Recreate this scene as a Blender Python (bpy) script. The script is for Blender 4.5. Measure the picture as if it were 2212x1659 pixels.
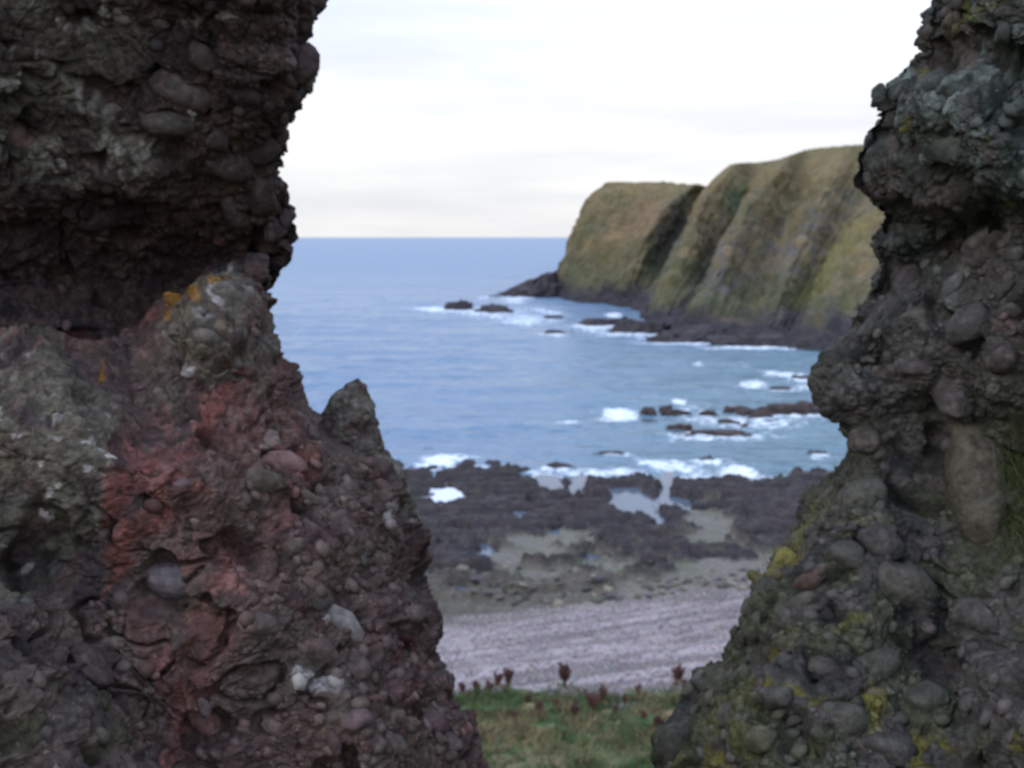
import bpy, math, random
import numpy as np
from mathutils import Vector, Matrix

random.seed(7); rng = np.random.default_rng(7)
for o in list(bpy.data.objects): bpy.data.objects.remove(o)
SC = bpy.context.scene
COL = SC.collection

# ------------------------------------------------------------------ camera
H = 25.0                                   # eye height above the sea
LENS, FPX = 35.0, 2212 * 35.0 / 36.0       # measuring frame is 2212 x 1659
CX, CY, HOR = 1106.0, 829.5, 512.0
PITCH = math.atan((CY - HOR) / FPX)
cam = bpy.data.cameras.new('camera'); camo = bpy.data.objects.new('camera', cam); COL.objects.link(camo)
cam.lens = LENS; cam.sensor_width = 36.0; cam.clip_start = 0.05; cam.clip_end = 80000
camo.location = (0, 0, H); camo.rotation_euler = (math.pi / 2 - PITCH, 0, 0)
cam.dof.use_dof = True; cam.dof.focus_distance = 1.25; cam.dof.aperture_fstop = 6.6
SC.camera = camo

# ------------------------------------------------------------------ sky, sun, exposure
SUN_EL, SUN_AZ = math.radians(28), math.radians(238)     # weak veiled light from the left, a little behind
W = bpy.data.worlds.new('World'); SC.world = W; W.use_nodes = True
nt = W.node_tree; nt.nodes.clear(); N = nt.nodes.new; L = nt.links.new
wout = N('ShaderNodeOutputWorld'); bg = N('ShaderNodeBackground'); bg.inputs['Strength'].default_value = 0.1
sky = N('ShaderNodeTexSky'); sky.sky_type = 'NISHITA'; sky.sun_disc = False
sky.sun_elevation = SUN_EL; sky.sun_rotation = SUN_AZ
tc = N('ShaderNodeTexCoord'); sep = N('ShaderNodeSeparateXYZ'); L(tc.outputs['Generated'], sep.inputs[0])
mp = N('ShaderNodeMapping'); mp.inputs['Scale'].default_value = (1.7, 1.7, 13.0); mp.inputs['Location'].default_value = (0.35, 0.2, 0.12)
L(tc.outputs['Generated'], mp.inputs['Vector'])
cn = N('ShaderNodeTexNoise'); cn.inputs['Scale'].default_value = 1.25; cn.inputs['Detail'].default_value = 6; cn.inputs['Roughness'].default_value = 0.52
L(mp.outputs[0], cn.inputs['Vector'])
# height above the horizon: pale warm low down, cooler and bluer overhead
elev = N('ShaderNodeValToRGB'); e = elev.color_ramp
e.elements[0].position = 0.0; e.elements[0].color = (10.8, 10.7, 10.4, 1)
e.elements[1].position = 1.0; e.elements[1].color = (17.0, 20.2, 27.0, 1)
x = e.elements.new(0.10); x.color = (10.9, 10.9, 10.9, 1)
x = e.elements.new(0.30); x.color = (12.0, 13.1, 15.0, 1)
x = e.elements.new(0.55); x.color = (16.6, 19.6, 26.4, 1)
L(sep.outputs['Z'], elev.inputs[0])
band = N('ShaderNodeValToRGB'); b = band.color_ramp
b.elements[0].position = 0.34; b.elements[0].color = (0.80, 0.82, 0.89, 1)
b.elements[1].position = 0.56; b.elements[1].color = (1, 1, 1, 1)
x = b.elements.new(0.43); x.color = (0.87, 0.88, 0.94, 1)
L(cn.outputs['Fac'], band.inputs[0])
mul = N('ShaderNodeMix'); mul.data_type = 'RGBA'; mul.blend_type = 'MULTIPLY'; mul.inputs['Factor'].default_value = 1
L(elev.outputs[0], mul.inputs['A']); L(band.outputs[0], mul.inputs['B'])
mixs = N('ShaderNodeMix'); mixs.data_type = 'RGBA'; mixs.inputs['Factor'].default_value = 0.9
L(sky.outputs[0], mixs.inputs['A']); L(mul.outputs['Result'], mixs.inputs['B'])
L(mixs.outputs['Result'], bg.inputs['Color']); L(bg.outputs[0], wout.inputs[0])
sl = bpy.data.lights.new('sun', 'SUN'); so = bpy.data.objects.new('sun', sl); COL.objects.link(so)
sl.energy = 1.2; sl.angle = math.radians(18); sl.color = (1.0, 0.95, 0.88)
sd = Vector((math.sin(SUN_AZ) * math.cos(SUN_EL), math.cos(SUN_AZ) * math.cos(SUN_EL), math.sin(SUN_EL)))
so.rotation_euler = sd.to_track_quat('Z', 'Y').to_euler()
vs = SC.view_settings; vs.view_transform = 'Standard'; vs.look = 'None'; vs.exposure = 0.0; vs.gamma = 1.0; vs.use_curve_mapping = False
SC.render.engine = 'CYCLES'; SC.cycles.use_denoising = True
SC.cycles.max_bounces = 6

# ------------------------------------------------------------------ measuring helpers
cp, sp_ = math.cos(PITCH), math.sin(PITCH)
def ray(px, py):
    """direction with y = 1 for a point of the measuring frame"""
    u = (np.asarray(px, float) - CX) / FPX; w = (CY - np.asarray(py, float)) / FPX
    dy = cp + w * sp_; dz = -sp_ + w * cp
    return u / dy, dz / dy
def at(px, py, depth):
    a, b = ray(px, py); depth = np.asarray(depth, float)
    return np.stack(np.broadcast_arrays(a * depth, depth, H + b * depth), -1)
def ground_at(px, py, z=0.0):
    a, b = ray(px, py); y = (z - H) / b
    return float(a * y), float(y)
def project(P):
    x, y, z = P[..., 0], P[..., 1], P[..., 2] - H
    d = np.maximum(y * cp - z * sp_, 0.05); h = y * sp_ + z * cp
    return CX + FPX * x / d, CY - FPX * h / d

def _h(ix, iy, iz, s):
    n = (ix.astype(np.int64) * 374761393 + iy.astype(np.int64) * 668265263 + iz.astype(np.int64) * 2147483647 + s * 144665) & 0xffffffff
    n = ((n ^ (n >> 13)) * 1274126177) & 0xffffffff
    n = ((n ^ (n >> 16)) * 2246822519) & 0xffffffff
    return (n ^ (n >> 15)) & 0xffffffff
def h01(*a): return _h(*a) / 4294967296.0
def vnoise(P, s=0):
    shp = P.shape[:-1]; P = P.reshape(-1, 3); i = np.floor(P); f = P - i; i = i.astype(np.int64)
    r = 0
    w = f * f * f * (f * (f * 6 - 15) + 10)
    for a in (0, 1):
        for b in (0, 1):
            for c in (0, 1):
                h = _h(i[:, 0] + a, i[:, 1] + b, i[:, 2] + c, s)
                gx = ((h & 1023) / 511.5 - 1); gy = (((h >> 10) & 1023) / 511.5 - 1); gz = (((h >> 20) & 1023) / 511.5 - 1)
                d = gx * (f[:, 0] - a) + gy * (f[:, 1] - b) + gz * (f[:, 2] - c)
                r = r + d * (w[:, 0] if a else 1 - w[:, 0]) * (w[:, 1] if b else 1 - w[:, 1]) * (w[:, 2] if c else 1 - w[:, 2])
    return r.reshape(shp) * 1.4
def fbm(P, o=4, s=0, g=0.5):
    r = 0; a = 1
    for k in range(o):
        r = r + a * vnoise(P * (2.03 ** k) + 7.3 * k, s + k); a *= g
    return r
def worley(P, s=0):
    shp = P.shape[:-1]; P = P.reshape(-1, 3); i = np.floor(P).astype(np.int64)
    f1 = np.full(len(P), 9.0); f2 = f1.copy(); cid = np.zeros(len(P))
    for a in (-1, 0, 1):
        for b in (-1, 0, 1):
            for c in (-1, 0, 1):
                q = i + np.array([a, b, c])
                h = _h(q[:, 0], q[:, 1], q[:, 2], s)
                d = (q[:, 0] + (h & 1023) / 1023 - P[:, 0]) ** 2 + (q[:, 1] + ((h >> 10) & 1023) / 1023 - P[:, 1]) ** 2 + (q[:, 2] + ((h >> 20) & 1023) / 1023 - P[:, 2]) ** 2
                m = d < f1
                f2 = np.where(m, f1, np.minimum(f2, d)); f1 = np.where(m, d, f1); cid = np.where(m, (h % 1000) / 1000.0, cid)
    return np.sqrt(f1).reshape(shp), np.sqrt(f2).reshape(shp), cid.reshape(shp)
def ss(a, b, x):
    t = np.clip((x - a) / (b - a), 0, 1); return t * t * (3 - 2 * t)
def lerp(a, b, t): return a + (b - a) * t
def inpoly(x, y, poly):
    r = np.zeros(x.shape, bool); n = len(poly)
    for k in range(n):
        x0, y0 = poly[k]; x1, y1 = poly[(k + 1) % n]
        if y0 == y1: continue
        c = ((y0 > y) != (y1 > y)) & (x < (x1 - x0) * (y - y0) / (y1 - y0) + x0); r ^= c
    return r
def mixc(c, col, t): return c + (np.array(col) - c) * t[..., None]
def ell(px, py, cx, cy, rx, ry, ang=0.0):
    a = math.radians(ang); dx, dy = px - cx, py - cy
    u = dx * math.cos(a) + dy * math.sin(a); v = -dx * math.sin(a) + dy * math.cos(a)
    return np.sqrt((u / rx) ** 2 + (v / ry) ** 2)

# ------------------------------------------------------------------ scene helpers
def link(o, parent=None, label=None, cat=None, group=None, kind=None):
    if o.name not in COL.objects: COL.objects.link(o)
    if parent: o.parent = parent
    if label: o['label'] = label
    if cat: o['category'] = cat
    if group: o['group'] = group
    if kind: o['kind'] = kind
    return o
def mesh_of(name, V, F, mat, colors=None, smooth=True):
    me = bpy.data.meshes.new(name)
    V = np.ascontiguousarray(V.reshape(-1, 3), np.float32); F = np.ascontiguousarray(F, np.int32)
    k = F.shape[1]
    me.vertices.add(len(V)); me.vertices.foreach_set('co', V.ravel())
    me.loops.add(F.size); me.loops.foreach_set('vertex_index', F.ravel())
    me.polygons.add(len(F)); me.polygons.foreach_set('loop_start', np.arange(0, F.size, k, dtype=np.int32))
    me.update(calc_edges=True)
    if smooth: me.polygons.foreach_set('use_smooth', np.ones(len(F), bool))
    if colors is not None:
        c = colors.reshape(-1, colors.shape[-1])
        if c.shape[1] == 3: c = np.concatenate([c, np.ones((len(c), 1))], 1)
        at_ = me.color_attributes.new('tint', 'FLOAT_COLOR', 'POINT'); at_.data.foreach_set('color', np.ascontiguousarray(c, np.float32).ravel())
    me.materials.append(mat); me.validate(); return me
def obj(name, V, F, mat, colors=None, smooth=True):
    return bpy.data.objects.new(name, mesh_of(name, V, F, mat, colors, smooth))
def gridF(nr, nc, flip=False):
    i = np.arange(nr * nc).reshape(nr, nc)
    q = np.stack([i[:-1, :-1], i[:-1, 1:], i[1:, 1:], i[1:, :-1]], -1).reshape(-1, 4)
    return q[:, ::-1] if flip else q
def gnormals(P):
    du = np.gradient(P, axis=1); dv = np.gradient(P, axis=0)
    n = np.cross(du, dv); return n / (np.linalg.norm(n, axis=-1, keepdims=True) + 1e-9)

def material(name, src='tint', color=(.2, .2, .2), var=0.35, vscale=8.0, rough=0.9, bump=0.3, bscale=40.0, spec=0.25, bdist=0.02, detail=6, lichen=0.0, grit=0):
    m = bpy.data.materials.new(name); m.use_nodes = True; t = m.node_tree; n = t.nodes; bs = n['Principled BSDF']
    bs.inputs['Roughness'].default_value = rough; bs.inputs['Specular IOR Level'].default_value = spec
    geo = n.new('ShaderNodeNewGeometry')
    nz = n.new('ShaderNodeTexNoise'); nz.inputs['Scale'].default_value = vscale; nz.inputs['Detail'].default_value = detail; nz.inputs['Roughness'].default_value = 0.65
    t.links.new(geo.outputs['Position'], nz.inputs['Vector'])
    mr = n.new('ShaderNodeMapRange'); mr.inputs['From Min'].default_value = .3; mr.inputs['From Max'].default_value = .7
    mr.inputs['To Min'].default_value = 1 - var; mr.inputs['To Max'].default_value = 1 + var; t.links.new(nz.outputs['Fac'], mr.inputs['Value'])
    mx = n.new('ShaderNodeMix'); mx.data_type = 'RGBA'; mx.blend_type = 'MULTIPLY'; mx.inputs['Factor'].default_value = 1
    if src == 'tint':
        a = n.new('ShaderNodeAttribute'); a.attribute_name = 'tint'; t.links.new(a.outputs['Color'], mx.inputs['A'])
    elif src == 'object':
        a = n.new('ShaderNodeObjectInfo'); t.links.new(a.outputs['Color'], mx.inputs['A'])
    else: mx.inputs['A'].default_value = (*color, 1)
    t.links.new(mr.outputs[0], mx.inputs['B']); last = mx
    if lichen:
        n3_ = n.new('ShaderNodeTexNoise'); n3_.inputs['Scale'].default_value = 7.0; n3_.inputs['Detail'].default_value = 8; n3_.inputs['Roughness'].default_value = .75
        t.links.new(geo.outputs['Position'], n3_.inputs['Vector'])
        m3 = n.new('ShaderNodeMapRange'); m3.interpolation_type = 'SMOOTHSTEP'; m3.inputs['From Min'].default_value = .52; m3.inputs['From Max'].default_value = .68; m3.inputs['To Max'].default_value = lichen; t.links.new(n3_.outputs['Fac'], m3.inputs['Value'])
        ml = n.new('ShaderNodeMix'); ml.data_type = 'RGBA'; ml.inputs['B'].default_value = (.115, .11, .09, 1); t.links.new(m3.outputs[0], ml.inputs['Factor']); t.links.new(mx.outputs['Result'], ml.inputs['A']); last = ml
    t.links.new(last.outputs['Result'], bs.inputs['Base Color'])
    if grit:
        vo = n.new('ShaderNodeTexVoronoi'); vo.inputs['Scale'].default_value = grit; t.links.new(geo.outputs['Position'], vo.inputs['Vector'])
        bg_ = n.new('ShaderNodeBump'); bg_.invert = True; bg_.inputs['Strength'].default_value = .7; bg_.inputs['Distance'].default_value = .008; t.links.new(vo.outputs['Distance'], bg_.inputs['Height'])
        vc = n.new('ShaderNodeMix'); vc.data_type = 'RGBA'; vc.blend_type = 'MULTIPLY'; vc.inputs['Factor'].default_value = .35
        vm = n.new('ShaderNodeSeparateColor'); t.links.new(vo.outputs['Color'], vm.inputs[0]); vr = n.new('ShaderNodeMapRange'); vr.inputs['To Min'].default_value = .35; vr.inputs['To Max'].default_value = 1.8; t.links.new(vm.outputs[0], vr.inputs['Value'])
        t.links.new(last.outputs['Result'], vc.inputs['A']); t.links.new(vr.outputs[0], vc.inputs['B']); t.links.new(vc.outputs['Result'], bs.inputs['Base Color'])
    if bump:
        n2 = n.new('ShaderNodeTexNoise'); n2.inputs['Scale'].default_value = bscale; n2.inputs['Detail'].default_value = 5; n2.inputs['Roughness'].default_value = .7
        t.links.new(geo.outputs['Position'], n2.inputs['Vector'])
        bp = n.new('ShaderNodeBump'); bp.inputs['Strength'].default_value = bump; bp.inputs['Distance'].default_value = bdist
        t.links.new(n2.outputs['Fac'], bp.inputs['Height']); t.links.new(bp.outputs[0], bs.inputs['Normal'])
        if grit: t.links.new(bg_.outputs[0], bp.inputs['Normal'])
    return m
M_ROCK = material('conglomerate', var=0.5, vscale=24, bump=1.0, bscale=55, bdist=0.018, lichen=.3, grit=48)
M_COB = material('cobble_stone', 'object', var=0.5, vscale=16, bump=0.8, bscale=45, bdist=0.012, rough=0.9, lichen=.6, grit=38)
M_PEB = material('pebble_stone', var=0.3, vscale=40, bump=0.4, bscale=90, bdist=0.005, rough=0.85)
M_HEAD = material('grassy_cliff', var=0.35, vscale=0.9, bump=0.8, bscale=1.6, bdist=0.7)
M_SEAROCK = material('dark_sea_rock', var=0.35, vscale=1.5, bump=0.9, bscale=2.6, bdist=0.25, rough=0.7, spec=0.35)
M_SHORE = material('foreshore_rock', var=0.4, vscale=2.2, bump=0.9, bscale=5.0, bdist=0.12, rough=0.75, spec=0.35)
M_BEACH = material('shingle', var=0.28, vscale=6.0, bump=1.0, bscale=9.0, bdist=0.08)
M_BANK = material('bank_soil', var=0.4, vscale=3.0, bump=0.8, bscale=8.0, bdist=0.08)
M_LEAF = material('plant', var=0.25, vscale=5.0, bump=0, rough=0.8)

# ------------------------------------------------------------------ ground, beach and foreshore
BX = np.array([ground_at(p, r, 1.7) for p, r in ((700, 1362), (960, 1338), (1200, 1310), (1400, 1288), (1640, 1248), (1900, 1215))])
def yb(x):                                   # where the shingle meets the rocky foreshore
    return np.interp(x, BX[:, 0], BX[:, 1], left=BX[0, 1] - 2, right=BX[-1, 1] + 2)
def beach_z(x, y):
    d = yb(x) - y
    z = 1.75 + 0.112 * d
    z = z + 0.16 * ss(9.2, 9.9, d + 0.5 * np.sin(x * .5)) + 0.10 * ss(4.5, 5.2, d + .4 * np.sin(x * .8 + 1)) - 0.1
    return z
def bank_z(x, y):
    k = ss(4, 34, y)
    z = np.interp(y, [-20, 1.5, 4, 6, 10, 18, 26, 33, 36, 40, 43, 46, 50, 53], [23.4, 23.4, 22.1, 20.8, 17.2, 11.6, 7.6, 5.2, 4.95, 4.5, 4.0, 3.25, 2.2, 1.0])
    z = z + 0.06 * np.abs(x) * ss(8, 30, y) * ss(60, 36, y) * ss(4, 14, np.abs(x))
    return z
xs = np.linspace(-34, 34, 240); ys = np.concatenate([np.linspace(-8, 26, 70), np.linspace(26.2, 52, 170)])
X, Y = np.meshgrid(xs, ys); Z = bank_z(X, Y)
P = np.stack([X, Y, Z], -1); P[..., 2] += 0.30 * fbm(P * .45, 4, 3) + 0.06 * fbm(P * 1.7, 3, 5)
nn = fbm(P * .6, 4, 9)
c = np.zeros(P.shape) + np.array([.075, .085, .035])
c = mixc(c, (.20, .155, .085), ss(-.05, .35, nn)); c = mixc(c, (.05, .10, .03), ss(.0, .4, fbm(P * .8 + 31, 3, 4)))
link(obj('ground', P, gridF(len(ys), len(xs)), M_BANK, c), kind='structure', label='grassy bank sloping down to the shingle beach')

xs = np.linspace(-34, 44, 420); ys = np.linspace(42, 78, 260)
X, Y = np.meshgrid(xs, ys)
P = np.stack([X, Y, beach_z(X, Y)], -1); P[..., 2] += 0.05 * fbm(P * .8, 3, 11) + 0.03 * fbm(P * 4, 2, 12)
c = np.zeros(P.shape) + np.array([.27, .225, .22])
sl_ = fbm(np.stack([X * .12, (yb(X) - Y) * .9, X * 0], -1), 3, 14)
c = mixc(c, (.155, .13, .125), ss(.0, .35, sl_)); c = mixc(c, (.36, .31, .31), ss(.1, .4, -sl_) * .6)
c = mixc(c, (.13, .115, .09), ss(3.2, .3, (yb(X) - Y) + 1.2 * fbm(P * .5, 3, 15)) * .75)
BEACH = link(obj('beach', P, gridF(len(ys), len(xs)), M_BEACH, c), kind='structure', label='pinkish grey shingle beach')

# loose shingle: too many to count, joined
def octa_cloud(pts, r, colr, flat=0.6):
    n = len(pts)
    b = np.array([[1, 0, 0], [-.5, .87, 0], [-.5, -.87, 0], [0, 0, 1], [0, 0, -1.]])
    f = np.array([[0, 1, 3], [1, 2, 3], [2, 0, 3], [1, 0, 4], [2, 1, 4], [0, 2, 4]])
    a = rng.random(n) * 6.28; ca, sa = np.cos(a), np.sin(a)
    st = .7 + .6 * rng.random(n)
    V = np.empty((n, 5, 3))
    V[:, :, 0] = (b[None, :, 0] * ca[:, None] * st[:, None] - b[None, :, 1] * sa[:, None]); V[:, :, 1] = (b[None, :, 0] * sa[:, None] * st[:, None] + b[None, :, 1] * ca[:, None]); V[:, :, 2] = b[None, :, 2] * flat
    V = V * r[:, None, None] + pts[:, None, :]
    F = (f[None] + 5 * np.arange(n)[:, None, None]).reshape(-1, 3)
    return V.reshape(-1, 3), F, np.repeat(colr[:, None, :], 5, 1).reshape(-1, 3)
n = 42000
bx = rng.uniform(-17, 28, n); by = rng.uniform(44, 70, n); ok = by < yb(bx) + 1.0; bx, by = bx[ok], by[ok]
pts = np.stack([bx, by, beach_z(bx, by) + .02], -1); r = .035 + .085 * rng.random(len(pts)) ** 2.5
g = rng.random((len(pts), 1)); cc = lerp(np.array([[.12, .10, .10]]), np.array([[.42, .36, .36]]), g) * (1 + .12 * rng.normal(size=(len(pts), 3)))
V, F, C_ = octa_cloud(pts, r, np.clip(cc, .04, .7))
link(obj('shingle', V, F, M_BEACH, C_, False), kind='stuff', label='loose pinkish grey shingle covering the beach', cat='shingle')

# foreshore: wave-cut platform of weedy rock, sand in the hollows
def shore_base(x, y): return 1.62 - 0.0385 * (y - yb(x)) * np.where(y > yb(x), 1, .3)
xs = np.linspace(-50, 62, 640); ys = np.linspace(56, 122, 460)
X, Y = np.meshgrid(xs, ys); ZB = shore_base(X, Y)
P = np.stack([X, Y, ZB], -1); px, py = project(P)
wob = fbm(np.stack([X * .35, Y * .5, X * 0], -1), 4, 21)
pw, qw = px + 60 * wob, py + 26 * fbm(np.stack([X * .35, Y * .5, X * 0 + 9], -1), 4, 27)
SEDGE = np.interp(px, [500, 890, 1000, 1120, 1170, 1240, 1400, 1560, 1650, 1750, 2000], [1020, 1014, 1010, 1026, 1045, 1042, 1044, 1046, 1040, 1022, 1000])
rockm = np.ones(X.shape)
sand = np.zeros(X.shape)
for e_ in ((1250, 1178, 205, 22, 3), (1130, 1205, 80, 26, 0), (1540, 1150, 75, 40, 35), (1590, 1205, 120, 22, 20), (1420, 1222, 240, 16, 0), (1180, 1242, 150, 22, -4), (1500, 1255, 190, 26, -6), (1700, 1215, 90, 22, 10)):
    sand = np.maximum(sand, ss(1.12, .85, ell(pw, qw, *e_)))
for e_ in ((1440, 1190, 200, 12, 3), (1230, 1212, 110, 7, -6), (1290, 1240, 60, 6, 0), (1400, 1238, 60, 6, 0)):
    sand *= ss(.85, 1.15, ell(pw, qw, *e_))
POOLS = [(965, 1076, 40, 19, 4), (1370, 1092, 58, 30, 12), (1250, 1058, 26, 20, -30), (1432, 1068, 16, 34, 20), (1460, 1087, 34, 12, 0), (1122, 1118, 20, 10, -10), (1205, 1143, 14, 9, -40), (1050, 1196, 20, 20, 20), (1420, 1130, 18, 14, -30), (985, 1272, 52, 11, 0), (1280, 1262 - 60, 18, 7, 0), (1190, 1050, 30, 16, 10), (1085, 1290, 26, 8, -20), (1340, 1140, 12, 7, 0), (940, 1030, 14, 6, 0), (1300, 1122, 9, 5, -20), (1150, 1090, 10, 6, 0), (1500, 1085, 16, 5, 0), (1560, 1070, 20, 5, 0), (1620, 1120, 12, 5, 0), (950, 1180, 10, 6, 0), (1000, 1150, 9, 5, 0), (1650, 1075, 22, 6, 0), (1380, 1155, 10, 4, 0), (1120, 1290, 20, 6, 0), (1500, 1205, 16, 5, 0), (1240, 1112, 9, 5, 0)]
pool = np.zeros(X.shape); wob2 = fbm(np.stack([X * 1.4, Y * 1.4, X * 0], -1), 3, 29)
for e_ in POOLS: pool = np.maximum(pool, ss(1.25, .8, ell(px + 16 * wob + 10 * wob2, py + 9 * wob + 6 * wob2, *e_)))
ledge = fbm(np.stack([X * .07 + Y * .02, Y * .62, X * 0], -1), 4, 33)
lump = worley(np.stack([X * .45, Y * .7, X * 0], -1), 5)
relief = 0.55 + 1.25 * ledge + .45 * (lump[1] - lump[0]) + .28 * fbm(np.stack([X * 1.3, Y * 1.6, X * 0], -1), 4, 35)
relief = lerp(relief, np.floor(relief * 2.6 + .3 * wob) / 2.6, .65); relief = np.clip(relief, -.3, 2.0) + .22 * fbm(np.stack([X * 3.1, Y * 3.4, X * 0], -1), 3, 37)
land = ss(-16, 8, py + 18 * wob - SEDGE)                     # 1 on land, 0 under the sea
hgt = ZB + rockm * relief * .8 * (.08 + .92 * ss(-.5, 3.5, Y - yb(X))) * (1 - sand) * (1 - pool) + sand * (.04 * wob) - pool * .34
hgt = lerp(-1.1 + 0.5 * relief, np.maximum(hgt, -1.2), land)
P[..., 2] = hgt
inl = np.clip(relief, 0, 1.5) / 1.5
c = lerp(np.array([.018, .015, .017]), np.array([.042, .033, .033]), np.clip(inl, 0, 1)[..., None])
c = mixc(c, (.065, .050, .040), ss(.15, .5, fbm(P * .9, 4, 41)) * .5)
c = mixc(c, (.118, .106, .084), sand); c = mixc(c, (.085, .09, .052), sand * ss(.05, .4, fbm(P * .5, 3, 44)) * .7)
up = ss(1235, 1275, py + 20 * wob); c = mixc(c, (.12, .105, .075), up * .6)
link(obj('foreshore', P, gridF(len(ys), len(xs)), M_SHORE, c), kind='structure', label='dark weedy rock platform with sand between the ledges')
shore_grid = (xs, ys, hgt)

def water_material(name, bumps, foam=True, deep=(.025, .075, .12), rough=.1):
    m = bpy.data.materials.new(name); m.use_nodes = True; t = m.node_tree; n = t.nodes; bs = n['Principled BSDF']
    bs.inputs['IOR'].default_value = 1.33; bs.inputs['Roughness'].default_value = rough
    geo = n.new('ShaderNodeNewGeometry'); last = None
    for sc_, dist, strength, vec in bumps:
        mp_ = n.new('ShaderNodeMapping'); mp_.inputs['Scale'].default_value = vec; t.links.new(geo.outputs['Position'], mp_.inputs['Vector'])
        nz = n.new('ShaderNodeTexNoise'); nz.inputs['Scale'].default_value = sc_; nz.inputs['Detail'].default_value = 4; t.links.new(mp_.outputs[0], nz.inputs['Vector'])
        bp = n.new('ShaderNodeBump'); bp.inputs['Strength'].default_value = strength; bp.inputs['Distance'].default_value = dist
        t.links.new(nz.outputs['Fac'], bp.inputs['Height'])
        if last: t.links.new(last.outputs[0], bp.inputs['Normal'])
        last = bp
    t.links.new(last.outputs[0], bs.inputs['Normal'])
    if foam:
        a = n.new('ShaderNodeAttribute'); a.attribute_name = 'tint'
        s_ = n.new('ShaderNodeSeparateColor'); t.links.new(a.outputs['Color'], s_.inputs[0])
        nf = n.new('ShaderNodeTexNoise'); nf.inputs['Scale'].default_value = 1.6; nf.inputs['Detail'].default_value = 7; nf.inputs['Roughness'].default_value = .7
        mp_ = n.new('ShaderNodeMapping'); mp_.inputs['Scale'].default_value = (.45, .9, .5); t.links.new(geo.outputs['Position'], mp_.inputs['Vector']); t.links.new(mp_.outputs[0], nf.inputs['Vector'])
        ad = n.new('ShaderNodeMath'); ad.operation = 'MULTIPLY_ADD'; ad.inputs[1].default_value = 1.9; t.links.new(nf.outputs['Fac'], ad.inputs[0]); t.links.new(s_.outputs[0], ad.inputs[2])
        mr = n.new('ShaderNodeMapRange'); mr.interpolation_type = 'SMOOTHSTEP'; mr.inputs['From Min'].default_value = 1.26; mr.inputs['From Max'].default_value = 1.56; t.links.new(ad.outputs[0], mr.inputs['Value'])
        wc = n.new('ShaderNodeMix'); wc.data_type = 'RGBA'; wc.inputs['A'].default_value = (*deep, 1); wc.inputs['B'].default_value = (.10, .17, .20, 1); t.links.new(s_.outputs[1], wc.inputs['Factor'])
        mx = n.new('ShaderNodeMix'); mx.data_type = 'RGBA'; mx.inputs['B'].default_value = (.66, .70, .74, 1)
        t.links.new(mr.outputs[0], mx.inputs['Factor']); t.links.new(wc.outputs['Result'], mx.inputs['A']); t.links.new(mx.outputs['Result'], bs.inputs['Base Color'])
        rr = n.new('ShaderNodeMapRange'); rr.inputs['To Max'].default_value = .9; t.links.new(mr.outputs[0], rr.inputs['Value'])
        rf = n.new('ShaderNodeMapRange'); rf.inputs['To Min'].default_value = rough; rf.inputs['To Max'].default_value = .38; t.links.new(s_.outputs[2], rf.inputs['Value']); t.links.new(rf.outputs[0], rr.inputs['To Min']); t.links.new(rr.outputs[0], bs.inputs['Roughness'])
    else: bs.inputs['Base Color'].default_value = (*deep, 1)
    return m
M_SEA = water_material('sea_water', [(.11, 2.6, 1.0, (.4, 1.2, 1)), (.45, 1.4, 1.0, (.5, 1, 1)), (1.6, .32, .9, (.6, 1, 1))], deep=(.105, .175, .262), rough=.2)
M_POOL = water_material('pool_water', [(2.0, .03, .4, (1, 1, 1))], foam=False, deep=(.08, .10, .13), rough=.08)
M_FOAMPOOL = material('sea_foam', 'c', color=(.60, .64, .70), var=.12, vscale=2.5, rough=.9, bump=.8, bscale=4, bdist=.1)

# ------------------------------------------------------------------ sea
rows = np.concatenate([np.linspace(1062, 560, 470), np.linspace(559, 520, 60)])
_, b_ = ray(np.full(len(rows), CX), rows); yy = -H / b_; yy = np.concatenate([yy, [9000, 15000, 30000, 60000]])
uu = np.linspace(-.95, .95, 720)
X = yy[:, None] * uu[None]; Y = np.repeat(yy[:, None], len(uu), 1)
Z = np.zeros_like(X); near = ss(100, 128, Y); fade = ss(3500, 1500, Y)
wr = np.random.default_rng(3)
px, py = project(np.stack([X, Y, Z], -1))
warp = 6 * fbm(np.stack([X * .012, Y * .012, X * 0], -1), 3, 60)
for lam, amp, ang in ((19, .34, 93), (13, .20, 84), (8.5, .15, 101), (5.5, .08, 78), (4.1, .065, 112), (3.0, .045, 64), (2.3, .03, 95)):
    a = math.radians(ang); k = 2 * math.pi / lam
    ph = k * (X * math.cos(a) + (Y + warp) * math.sin(a)) + wr.random() * 6.28
    env = .6 + .8 * vnoise(np.stack([X / lam / 6, Y / lam / 3, X * 0 + lam], -1), 61)
    s_ = 1 - np.abs(np.sin(ph / 2)); lod = ss(lam * 500, lam * 120, Y)
    Z += amp * env * lod * (s_ * 2 - 1)
Z *= (.25 + .75 * near) * fade
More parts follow.
